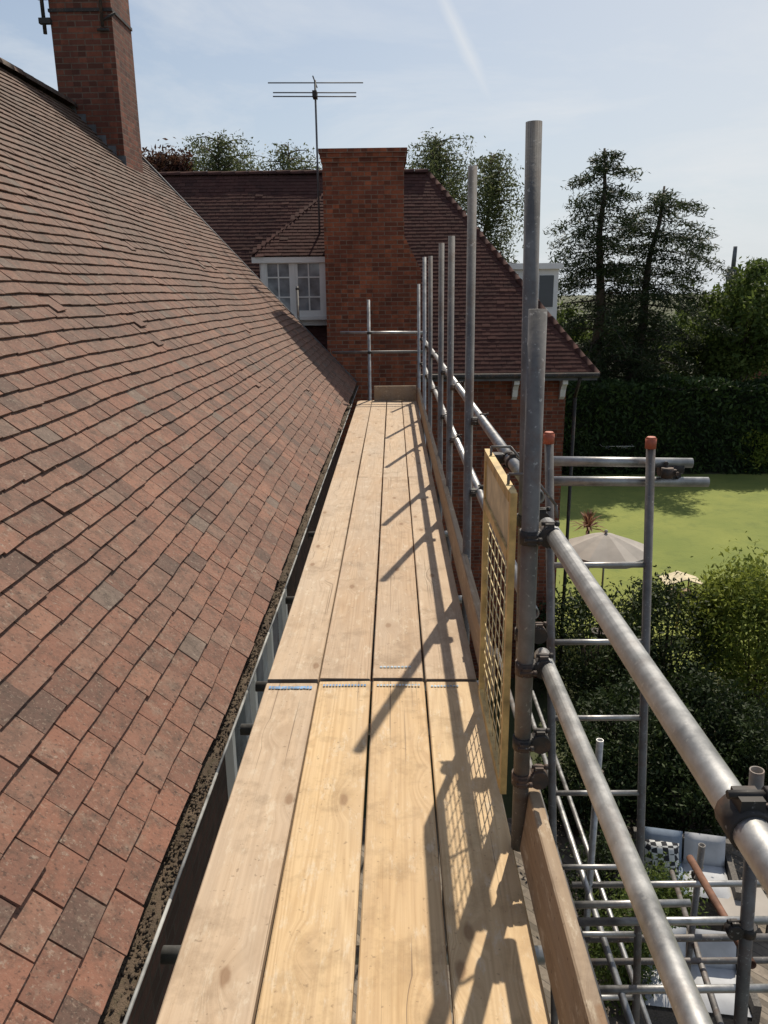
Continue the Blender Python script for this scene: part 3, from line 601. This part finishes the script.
sc_tube('scaffold_post', 'short pole with open top standing low between the ladder legs', 'scaffold pole', (tp.x, 4.6, GZ), (tp.x, 4.6, tp.z), 'steel', [((tp.x, 4.6, tp.z-.25), Z, X)])
tp = PY(702, 845, 4.7)
sc_tube('scaffold_post', 'low dark pole rising in front of the blue cushioned sofa', 'scaffold pole', (tp.x, 4.7, GZ), (tp.x, 4.7, tp.z), 'steel_old', [((tp.x, 4.7, tp.z-.3), Z, X)])
sc_tube('brace_tube', 'rusty red brace tube slanting down at the bottom right', 'scaffold tube', PY(690, 858, 4.3), PY(752, 965, 3.3), 'rusty')

# ------------------------------------------------------------------ foliage
def leaves(C, size, aspect=.6, flat=0.0):
    n = len(C); nrm = rng.normal(size=(n,3)); nrm[:,2] += flat*2*np.sign(nrm[:,2]+1e-6); nrm /= np.linalg.norm(nrm, axis=1)[:,None]
    t = rng.normal(size=(n,3)); t -= nrm*np.sum(t*nrm, axis=1)[:,None]; t /= np.linalg.norm(t, axis=1)[:,None]; b = np.cross(nrm, t)
    s = (size*rng.uniform(.6, 1.4, n))[:,None]
    t = t*s; b = b*s*aspect
    return np.stack([C-t, C-.1*t+b*.5, C+t, C-.1*t-b*.5], 1).reshape(-1, 3)
def foliage(name, C, size, m, parent, aspect=.7, flat=0, shade=None):
    V = leaves(np.asarray(C), size, aspect, flat); n = len(C)
    F = np.arange(4*n).reshape(n, 4).tolist(); A = np.clip(rng.normal(.5, .22, n) + (shade if shade is not None else 0), 0, 1)
    return finish(name, V, F, A, None, m, parent, (0,0,0))
def blob_pts(center, R, clumps, per, cr, droop=1.0, shell=.45, floor=None):
    d = rng.normal(size=(clumps,3)); d /= np.linalg.norm(d, axis=1)[:,None]; rr_ = rng.uniform(shell, 1, clumps)**.7
    cc = np.asarray(center)+d*np.asarray(R)*rr_[:,None]
    k = rng.integers(int(per*.5), int(per*1.5), clumps); out = []; sh = []
    for c, q in zip(cc, k):
        g = np.clip(rng.normal(size=(q,3)), -1.9, 1.9)*np.array([cr, cr, cr*droop])*.5*rng.uniform(.6,1.4); out.append(c+g); sh.append(np.full(q, rng.normal(0, .15)) + g[:,2]/(cr*droop+1e-6)*.08)
    P = np.concatenate(out); sh = np.concatenate(sh)
    if floor is not None: keep = P[:,2] > floor; P = P[keep]; sh = sh[keep]
    return P, sh, cc
def trunk_mb(x, y, h, r, limbs, lean=(0,0)):
    mb = MB(); pts = []; rs = []
    for i in range(6):
        f = i/5; pts.append(Vector((x+lean[0]*f+.08*sin(i*2.1), y+lean[1]*f+.08*cos(i*1.7), GZ+h*f))); rs.append(r*(1-.75*f))
    mb.path(pts, rs, 8)
    for c in limbs:
        c = Vector(c); f = min(.95, max(.25, (c.z-GZ)/h*.65)); i = f*5; a = pts[int(i)].lerp(pts[min(5, int(i)+1)], i-int(i)); md = a.lerp(c, .55)+Vector((0,0,.02*h))
        mb.path([a, md, c], [r*.32*(1-f*.5), r*.2*(1-f*.5), r*.06], 6)
    return mb
def tree(label, px, y, py_top, py_bot, px_half, m, clumps=60, per=70, leaf=.16, cr=None, droop=1.0, name='broadleaf_tree', group=None, shell=.3, asp=.8):
    top = PY(px, py_top, y); bot = PY(px, py_bot, y); R = abs(PY(px+px_half, py_top, y).x-top.x); hz = (top.z-bot.z)/2; c = (top.x, y, (top.z+bot.z)/2)
    o = thing(name, label, 'tree', (top.x, y, GZ), group)
    cr = cr or R*.3
    P, sh, cc = blob_pts(c, (R*.85, R*.85, hz*.88), clumps, per, cr, droop, shell, GZ+.3)
    part('trunk', trunk_mb(top.x, y, (top.z-GZ)*.8, max(.12, .02*(top.z-GZ)), cc[::max(1, len(cc)//22)]), M['bark'], o)
    foliage('crown', P, leaf, m, o, asp, 0, sh); return o
def weeping(label, px, y, py_top, px_half, seed, n_br=60, leaf=.07):
    """birch: arching limbs that end in hanging strands of small leaves"""
    global rng
    rng = np.random.default_rng(seed); top = PY(px, py_top, y); H = top.z-GZ; R = abs(PY(px+px_half, py_top, y).x-top.x)
    o = thing('birch_tree', label, 'tree', (top.x, y, GZ)); mb = MB(); pts = [Vector((top.x+.2*sin(i*1.9), y+.2*cos(i*2.3), GZ+H*.93*i/8)) for i in range(9)]
    mb.path(pts, [.2*(1-i/8)+.02 for i in range(9)], 8); C = []; SH = []
    for b in range(n_br):
        f = .45+.54*((b+rng.uniform(0,1))/n_br)**.75; i = min(7.99, f*8); a = pts[int(i)].lerp(pts[int(i)+1], i-int(i)); az = b*2.4+rng.uniform(-.6,.6); dr = Vector((cos(az), sin(az), 0))
        Lb = R*np.interp(f, [.4, .7, .86, .94, 1], [.9, 1.0, .95, .75, .45])*rng.uniform(.45, 1.15); rise = rng.uniform(.25, .75)
        pl_ = [a+dr*Lb*s+Vector((0,0,Lb*(rise*s-.85*rise*s*s))) for s in np.linspace(0, 1, 6)]
        mb.path(pl_, [.04, .032, .025, .018, .011, .005], 5)
        for s in np.linspace(.15, 1, max(4, int(Lb*4.5))):
            j = min(4.99, s*5); p = pl_[int(j)].lerp(pl_[int(j)+1], j-int(j)); hang = rng.uniform(.4, 1.6)*(.5+.6*s); q = int(34*hang)+18
            zz_ = rng.uniform(-.15, 1, q); g = np.stack([rng.normal(0, .15, q), rng.normal(0, .15, q), -zz_*hang+rng.normal(0, .06, q)], 1); g[:,:2] *= (1.35-.8*np.clip(zz_, 0, 1))[:,None]
            C.append(np.array(p)+g); SH.append(np.full(q, rng.normal(0, .13)))
    part('trunk', mb, M['bark'], o); foliage('crown', np.concatenate(C), leaf, M['l_birch'], o, .7, 0, np.concatenate(SH)); return o
def conifer(label, px_top, py_top, px_base, y, px_half, seed, n_br, start, wf, per=20):
    global rng
    rng = np.random.default_rng(seed); top = PY(px_top, py_top, y); base = PY(px_base, 390, y); H = top.z-GZ; W = abs(PY(px_top+px_half, py_top, y).x-top.x)
    o = thing('conifer_tree', label, 'tree', (base.x, y, GZ)); mb = MB(); pts = []; rs = []
    for i in range(9):
        f = i/8; pts.append(Vector((base.x+(top.x-base.x)*f**1.4+.1*sin(i*1.9), y+.1*cos(i*2.3), GZ+H*f))); rs.append(.36*(1-f)+.05)
    mb.path(pts, rs, 8); C = []; SH = []
    for b in range(n_br):
        f = start+(1-start)*(b+rng.uniform(-.5,.5))/n_br; f = min(.985, max(start, f)); i = min(7.99, f*8); a = pts[int(i)].lerp(pts[int(i)+1], i-int(i)); az = b*2.4+rng.uniform(-.5, .5)
        prof = np.interp(f, [0, .3, .5, .68, .82, .92, 1], wf); Lb = W*prof*rng.uniform(.6, 1.25); dr = Vector((cos(az), sin(az), 0)); rise = rng.uniform(.05,.38)
        ends = []; k = max(4, int(4+Lb*2.6))
        for s in np.linspace(.10, 1, k):
            c = a+dr*Lb*s+Vector((0,0,(rise*s-.42*s*s)*Lb)); ends.append(c)
            q = int(per*rng.uniform(.5, 1.5)*(.42+.8*s)); sp = np.array([.36, .36, .075])*(1.25-.5*s)*(.55+.45*min(1, Lb/2)); g = np.clip(rng.normal(size=(q,3)), -2, 2)*sp; g[:,2] -= np.abs(rng.normal(size=q))*.17
            C.append(np.array(c)+g); SH.append(np.full(q, rng.normal(0,.1)+.15*s-.1))
        mb.path([a, ends[len(ends)//2], ends[-1]], [.06*(1-f)+.015, .035*(1-f)+.01, .008], 5)
    part('trunk', mb, M['bark'], o); foliage('crown', np.concatenate(C), .125, M['l_con'], o, .45, .3, np.concatenate(SH)); return o
conifer('tall dark conifer on the left of the pair behind the hedge', 604, 148, 597, 38.2, 60, 3, 66, .16, [.85, 1.1, 1.12, 1.0, .78, .5, .12], 46)
conifer('leaning dark conifer with a broad top on the right of the pair behind the hedge', 664, 186, 628, 39, 80, 4, 64, .18, [.78, .92, .97, 1.0, .95, .62, .14], 46)
weeping('weeping birch showing over the far ridge between the left chimney and the aerial', 212, 33, 104, 68, 12, 74)
weeping('small birch top showing just left of the aerial', 284, 34, 114, 46, 13, 58)
weeping('large drooping birch behind the far roof, right of the broad chimney', 434, 33, 104, 52, 14, 84)
weeping('drooping birch edge hanging over the far roof hip', 490, 34, 124, 46, 15, 72)
rng = np.random.default_rng(11)
tree('dark copper leaved tree peeping out beside the left chimney', 163, 31, 146, 215, 36, M['l_copper'], 50, 90, .10)
tree('leafy tree behind the white box dormer', 572, 42, 300, 400, 34, M['l_mid'], 60, 90, .13)
tree('rounded green tree at the right edge beyond the hedge', 752, 39, 258, 400, 48, M['l_mid'], 120, 110, .13)
tree('lower bushy tree between the conifers and the right edge', 708, 42, 298, 410, 42, M['l_mid'], 80, 90, .14)
for px, y, pt, hw, lbl in ((560, 62, 312, 40, 'distant tree low behind the white box dormer'), (610, 66, 318, 45, 'distant tree behind the left conifer'), (660, 63, 318, 45, 'distant tree between the two conifers'), (705, 68, 288, 40, 'distant tree right of the leaning conifer'), (762, 62, 246, 34, 'distant tree at the right edge of the view')):
    tree(lbl, px, y, pt, 385, hw, M['l_dark'] if px in (610, 660) else M['l_mid'], 60, 70, .22, None, 1.0)
def hedge(label, x0, x1, y0, y1, h, n, leaf):
    o = thing('hedge', label, 'hedge', ((x0+x1)/2, (y0+y1)/2, GZ)); i = .25
    part('core', MB().box(x0+i, x1-i, y0+i, y1-i, GZ, GZ+h-i), M['core'], o)
    k = rng.uniform(0, 1, n); P = np.zeros((n,3)); u = rng.uniform(0,1,n); v = rng.uniform(0,1,n)**.9
    fr = k < .62; tp_ = (k >= .62) & (k < .9); sd_ = k >= .9
    P[fr] = np.stack([x0+(x1-x0)*u[fr], np.full(fr.sum(), y0), GZ+h*v[fr]], 1); P[tp_] = np.stack([x0+(x1-x0)*u[tp_], y0+(y1-y0)*v[tp_], np.full(tp_.sum(), GZ+h)], 1); P[sd_] = np.stack([np.where(u[sd_] < .5, x0, x1), y0+(y1-y0)*u[sd_], GZ+h*v[sd_]], 1)
    wob = .16*np.sin(P[:,0]*1.7)*np.sin(P[:,2]*1.3+1)+.10*np.sin(P[:,0]*4.1+P[:,2]*3); P[:,1] += wob+rng.normal(0,.12,n); P[:,2] += rng.normal(0,.10,n)+.14*np.sin(P[:,0]*1.1)+.08*np.sin(P[:,0]*2.7)
    P[:,2] = np.maximum(P[:,2], GZ+.05)
    foliage('foliage', P, leaf, M['l_hedge'], o, .8, 0, wob*1.5); return o
hedge('tall dark clipped hedge along the far side of the lawn', 5.5, 26, 34.6, 36.2, 4.0, 22000, .12)
def shrub(name, label, x, y, rx, ry, h, m, clumps, per, leaf, cr, cat='shrub'):
    o = thing(name, label, cat, (x, y, GZ)); P, sh, cc = blob_pts((x, y, GZ+h*.5), (rx, ry, h*.5), clumps, per, cr, 1, .5, GZ+.03)
    mb = MB()
    for c in cc[::max(1, len(cc)//14)]: mb.path([(x+U_(-.15,.15), y+U_(-.15,.15), GZ), Vector((x, y, GZ)).lerp(Vector(c), .5)+Vector((0,0,.1)), c], [.03, .018, .006], 5)
    part('stem', mb, M['bark'], o); foliage('foliage', P, leaf, m, o, .75, 0, sh); return o
def shrub_px(name, label, px, py_base, px_half, py_top, m, leaf=.06, dens=1.0, cat='shrub', depth=1.0):
    b = PZ(px, py_base, GZ); y = b.y; rx = abs(PY(px+px_half, py_base, y).x-b.x); h = PY(px, py_top, y+rx*.3).z-GZ
    return shrub(name, label, b.x, y, rx, rx*depth, h, m, int(70*dens), 95, leaf, max(.25, rx*.32), cat)
shrub_px('shrub', 'large dark shrub below the parasol, left of the ladder frame', 590, 690, 62, 590, M['l_dark'], .05, 1.3)
shrub_px('shrub', 'large dark shrub behind the middle of the ladder frame', 664, 690, 60, 580, M['l_dark'], .05, 1.5)
shrub_px('shrub', 'bright sunlit shrub at the right edge above the patio', 748, 700, 60, 556, M['l_bright'], .055, 2.6)
shrub_px('shrub', 'dark shrub in the shade right of the ladder frame', 700, 780, 46, 672, M['l_dark'], .045, 1.4)
shrub_px('shrub', 'low dark shrub at the back edge of the patio between the ladder legs', 625, 800, 54, 680, M['l_dark'], .045, 1.4)
shrub_px('shrub', 'low dark shrub at the foot of the walkway rails', 578, 830, 40, 720, M['l_dark'], .04, 1.1)
shrub_px('shrub', 'dark shrub at the right edge behind the open topped pole', 764, 815, 46, 700, M['l_dark'], .045, 1.3)
shrub_px('shrub', 'low spreading dark shrub just behind the blue cushioned sofa', 678, 832, 50, 742, M['l_dark'], .04, 1.2)
shrub_px('shrub', 'small green shrub on the patio under the low tubes', 622, 995, 30, 890, M['l_mid'], .03, .8)
shrub_px('shrub', 'leafy dark shrub on the patio beside the near toe board', 596, 920, 28, 830, M['l_dark'], .03, .7)
shrub_px('shrub', 'leafy green shrub between the two sofas under the tubes', 668, 925, 26, 868, M['l_mid'], .03, .6)
shrub_px('shrub', 'pale rounded shrub at the foot of the hedge on the right', 750, 470, 22, 424, M['l_bright'], .085, .8)
shrub_px('shrub', 'pale green shrub in front of the hedge just left of the rounded one', 712, 466, 18, 438, M['l_mid'], .085, .6)
shrub_px('shrub', 'small rounded bush at the foot of the hedge left of the leaning conifer', 575, 474, 16, 432, M['l_dark'], .09, .5)
b = PZ(583, 610, GZ); top = PY(583, 528, b.y)
pl = thing('cordyline', 'spiky reddish strap leaved plant standing above the dark shrub beside the parasol', 'plant', (b.x, b.y, GZ))
part('stem', MB().path([(b.x, b.y, GZ), (b.x+.05, b.y, GZ+1), (b.x, b.y, top.z)], [.06, .05, .04], 8), M['bark'], pl)
mb = MB()
for i in range(60):
    az = U_(0, 2*pi); el = U_(-.1, 1.3); Lh = U_(.45, .70); d = Vector((cos(az)*cos(el), sin(az)*cos(el), sin(el))); s = d.cross(Vector((0,0,1))).normalized()*.026; p = Vector((b.x, b.y, top.z)); mdp = p+d*Lh*.55; tip = p+d*Lh-Vector((0,0,.24*Lh)); a = U_(0,1)
    mb.poly([p-s*.6, p+s*.6, mdp+s, mdp-s], a); mb.poly([mdp-s, mdp+s, tip], a)
part('leaf', mb, M['l_spike'], pl)

# ------------------------------------------------------------------ garden things
cp = PY(606, 533, 17.5)
pr = thing('parasol', 'taupe garden parasol open beyond the ladder frame at the lawn edge', 'parasol', (cp.x, 17.5, GZ))
mb = MB(); R = 1.08; n = 8; zt = cp.z; zb = zt-.38
for i in range(n):
    a0_, a1_ = 2*pi*i/n+.2, 2*pi*(i+1)/n+.2; prev = None
    for j in range(5):
        f = j/4; rr0 = R*f; zz0 = zt-(zt-zb)*f**1.25; am = (a0_+a1_)/2; rm = rr0*.985*cos((a1_-a0_)/2)
        cur = [Vector((cp.x+rr0*cos(a0_), 17.5+rr0*sin(a0_), zz0)), Vector((cp.x+rm*cos(am), 17.5+rm*sin(am), zz0-.03*f)), Vector((cp.x+rr0*cos(a1_), 17.5+rr0*sin(a1_), zz0))]
        if prev: mb.poly([prev[0], cur[0], cur[1], prev[1]]); mb.poly([prev[1], cur[1], cur[2], prev[2]])
        prev = cur
    dn = Vector((0,0,.13)); mb.poly([prev[0], prev[0]-dn, prev[1]-dn, prev[1]]); mb.poly([prev[1], prev[1]-dn, prev[2]-dn, prev[2]])
part('canopy', mb, M['fabric'], pr)
part('pole', MB().tube((cp.x, 17.5, GZ), (cp.x, 17.5, zt-.02), .024, n=10), M['alu'], pr)
part('finial', MB().ball((cp.x, 17.5, zt+.04), .045), M['fabric'], pr)
for i in range(n): a = 2*pi*i/n+.2; part('rib', MB().tube((cp.x, 17.5, zt-.06), (cp.x+R*.97*cos(a), 17.5+R*.97*sin(a), zb-.02), .008, n=5), M['alu'], pr)
part('base', MB().tube((cp.x, 17.5, GZ), (cp.x, 17.5, GZ+.09), .26, .22, n=20), M['coupler'], pr)
ap = PZ(612, 472, GZ); az_ = PY(612, 446, ap.y).z
ra_ = thing('clothes_airer', 'rotary clothes airer standing on the lawn in front of the hedge', 'clothes airer', (ap.x, ap.y, GZ))
part('post', MB().tube((ap.x, ap.y, GZ), (ap.x, ap.y, az_+.1), .03, n=8), M['alu'], ra_)
ends = []
for i in range(4):
    a = pi/4+i*pi/2; e_ = Vector((ap.x+1.0*cos(a), ap.y+1.0*sin(a), az_+.12)); ends.append(e_); part('arm', MB().tube((ap.x, ap.y, az_-.25), e_, .022, n=6), M['alu'], ra_)
mb = MB()
for f in (.5, .75, 1):
    for i in range(4): c = Vector((ap.x, ap.y, az_-.25)); mb.tube(c.lerp(ends[i], f), c.lerp(ends[(i+1) % 4], f), .010, n=4)
part('line', mb, M['white'], ra_)
bp = PY(682, 575, 17.8)
bt = thing('bird_table', 'little cream gabled bird table roof showing above the dark shrubs', 'bird table', (bp.x, 17.8, GZ))
part('post', MB().tube((bp.x, 17.8, GZ), (bp.x, 17.8, bp.z-.45), .04, n=8), M['wood_toe'], bt)
mb = MB(); w_ = .46; h_ = .15
for s in (-1, 1): mb.hexa([(bp.x, 17.5, bp.z-.03), (bp.x+s*w_, 17.5, bp.z-h_-.03), (bp.x+s*w_, 18.1, bp.z-h_-.03), (bp.x, 18.1, bp.z-.03), (bp.x, 17.5, bp.z), (bp.x+s*w_, 17.5, bp.z-h_), (bp.x+s*w_, 18.1, bp.z-h_), (bp.x, 18.1, bp.z)])
part('roof', mb, M['panel'], bt)
mb = MB(); mb.box(bp.x-.3, bp.x+.3, 17.55, 18.05, bp.z-.47, bp.z-.44)
for sx_ in (-.28, .25):
    for sy_ in (17.57, 18.0): mb.box(bp.x+sx_, bp.x+sx_+.03, sy_, sy_+.03, bp.z-.44, bp.z-h_)
part('tray', mb, M['wood_toe'], bt)
def cushion(cx, cy, cz, sx_, sy_, sz_, rz=0, tilt=0):
    mb = MB(); n = 9; R_ = Matrix.Rotation(rz, 3, 'Z') @ Matrix.Rotation(tilt, 3, 'X')
    for side in (1, -1):
        b = len(mb.V)
        for i in range(n):
            for j in range(n):
                u, v = i/(n-1)*2-1, j/(n-1)*2-1; h = sz_*(max(0, (1-u**4)*(1-v**4)))**.4
                mb.V.append(tuple(Vector((cx,cy,cz))+R_ @ Vector((u*sx_, v*sy_, side*h))))
        for i in range(n-1):
            for j in range(n-1):
                q_ = (b+i*n+j, b+(i+1)*n+j, b+(i+1)*n+j+1, b+i*n+j+1); mb.face(q_ if side > 0 else q_[::-1], .5, True)
    return mb
def sofa(label, px, py, rz, wdt, cols):
    p = PZ(px, py, GZ+.4); so = thing('garden_sofa', label, 'sofa', (0,0,0)); x0 = -wdt/2; g = 0
    mb = MB(); mb.box(x0, -x0, -.4, .4, g+.08, g+.30); part('seat_base', mb, M['wicker'], so)
    mb = MB(); mb.box(x0, -x0, .32, .42, g+.301, g+.70); part('backrest', mb, M['wicker'], so)
    for s in (-1, 1): mb = MB(); mb.box(min(s*wdt/2, s*(wdt/2-.08)), max(s*wdt/2, s*(wdt/2-.08)), -.4, .318, g+.302, g+.52); part('arm', mb, M['wicker'], so)
    for sx_ in (x0+.03, -x0-.08):
        for sy_ in (-.37, .30): mb = MB(); mb.box(sx_, sx_+.05, sy_, sy_+.05, g, g+.08); part('leg', mb, M['coupler'], so)
    ww = wdt-.18; k = len(cols)
    for i, c in enumerate(cols):
        part('seat_cushion', cushion(-ww/2+ww*(i+.5)/k, -.06, g+.38, ww/k/2, .36, .08), M[c], so)
        part('back_cushion', cushion(-ww/2+ww*(i+.5)/k, .24, g+.60, ww/k/2*.95, .22, .08, 0, rad(72)), M[c], so)
    so.location = (p.x, p.y, GZ+.004); so.rotation_euler = (0,0,rz); return so, p
so, p1_ = sofa('grey wicker sofa with pale blue cushions at the back of the patio', 684, 872, rad(-12), 1.3, ['bluecush', 'cush'])
single('cushion', cushion(p1_.x-.33, p1_.y-.02, GZ+.66, .22, .2, .07, rad(-12), rad(60)), M['check'], 'black and white patterned cushion on the grey wicker sofa', 'cushion', (p1_.x-.33, p1_.y, GZ+.45))
so2, p2_ = sofa('second wicker sofa with white cushions at the bottom right, nearest the scaffold', 690, 978, rad(-8), 1.3, ['cush', 'cush'])
tp = PZ(742, 905, GZ+.35); tb = thing('garden_table', 'low pale garden table between the two wicker sofas', 'table', (tp.x, tp.y, GZ))
mb = MB(); mb.box(tp.x-.35, tp.x+.35, tp.y-.25, tp.y+.25, GZ+.36, GZ+.40); part('tabletop', mb, M['fabric'], tb)
for a in (-.3, .26):
    for c in (-.2, .16): mb = MB(); mb.box(tp.x+a, tp.x+a+.04, tp.y+c, tp.y+c+.04, GZ+.004, GZ+.36); part('leg', mb, M['wicker'], tb)
dp = PY(747, 246, 72); dhs = thing('distant_house', 'distant house almost hidden by trees with only its chimney showing', 'house', (dp.x, 74, GZ))
mb = MB(); mb.box(dp.x-4, dp.x+5, 71, 78, GZ, GZ+4); part('wall', mb, M['brick'], dhs)
mb = MB(); x0, x1 = dp.x-4.3, dp.x+5.3; e1, e2 = GZ+4, GZ+6.6
mb.poly([(x0,70.7,e1),(x1,70.7,e1),(x1,74.5,e2),(x0,74.5,e2)]); mb.poly([(x1,78.3,e1),(x0,78.3,e1),(x0,74.5,e2),(x1,74.5,e2)]); mb.poly([(x0,70.7,e1),(x0,74.5,e2),(x0,78.3,e1)]); mb.poly([(x1,70.7,e1),(x1,78.3,e1),(x1,74.5,e2)]); rf = part('roof', mb, M['tile_far'], dhs)
mb = MB(); mb.box(dp.x-.40, dp.x+.40, 74, 74.8, GZ+6, dp.z-1.8); mb.tube((dp.x, 74.4, dp.z-1.8), (dp.x, 74.4, dp.z+.1), .20, .17); part('chimney', mb, M['lead'], rf)
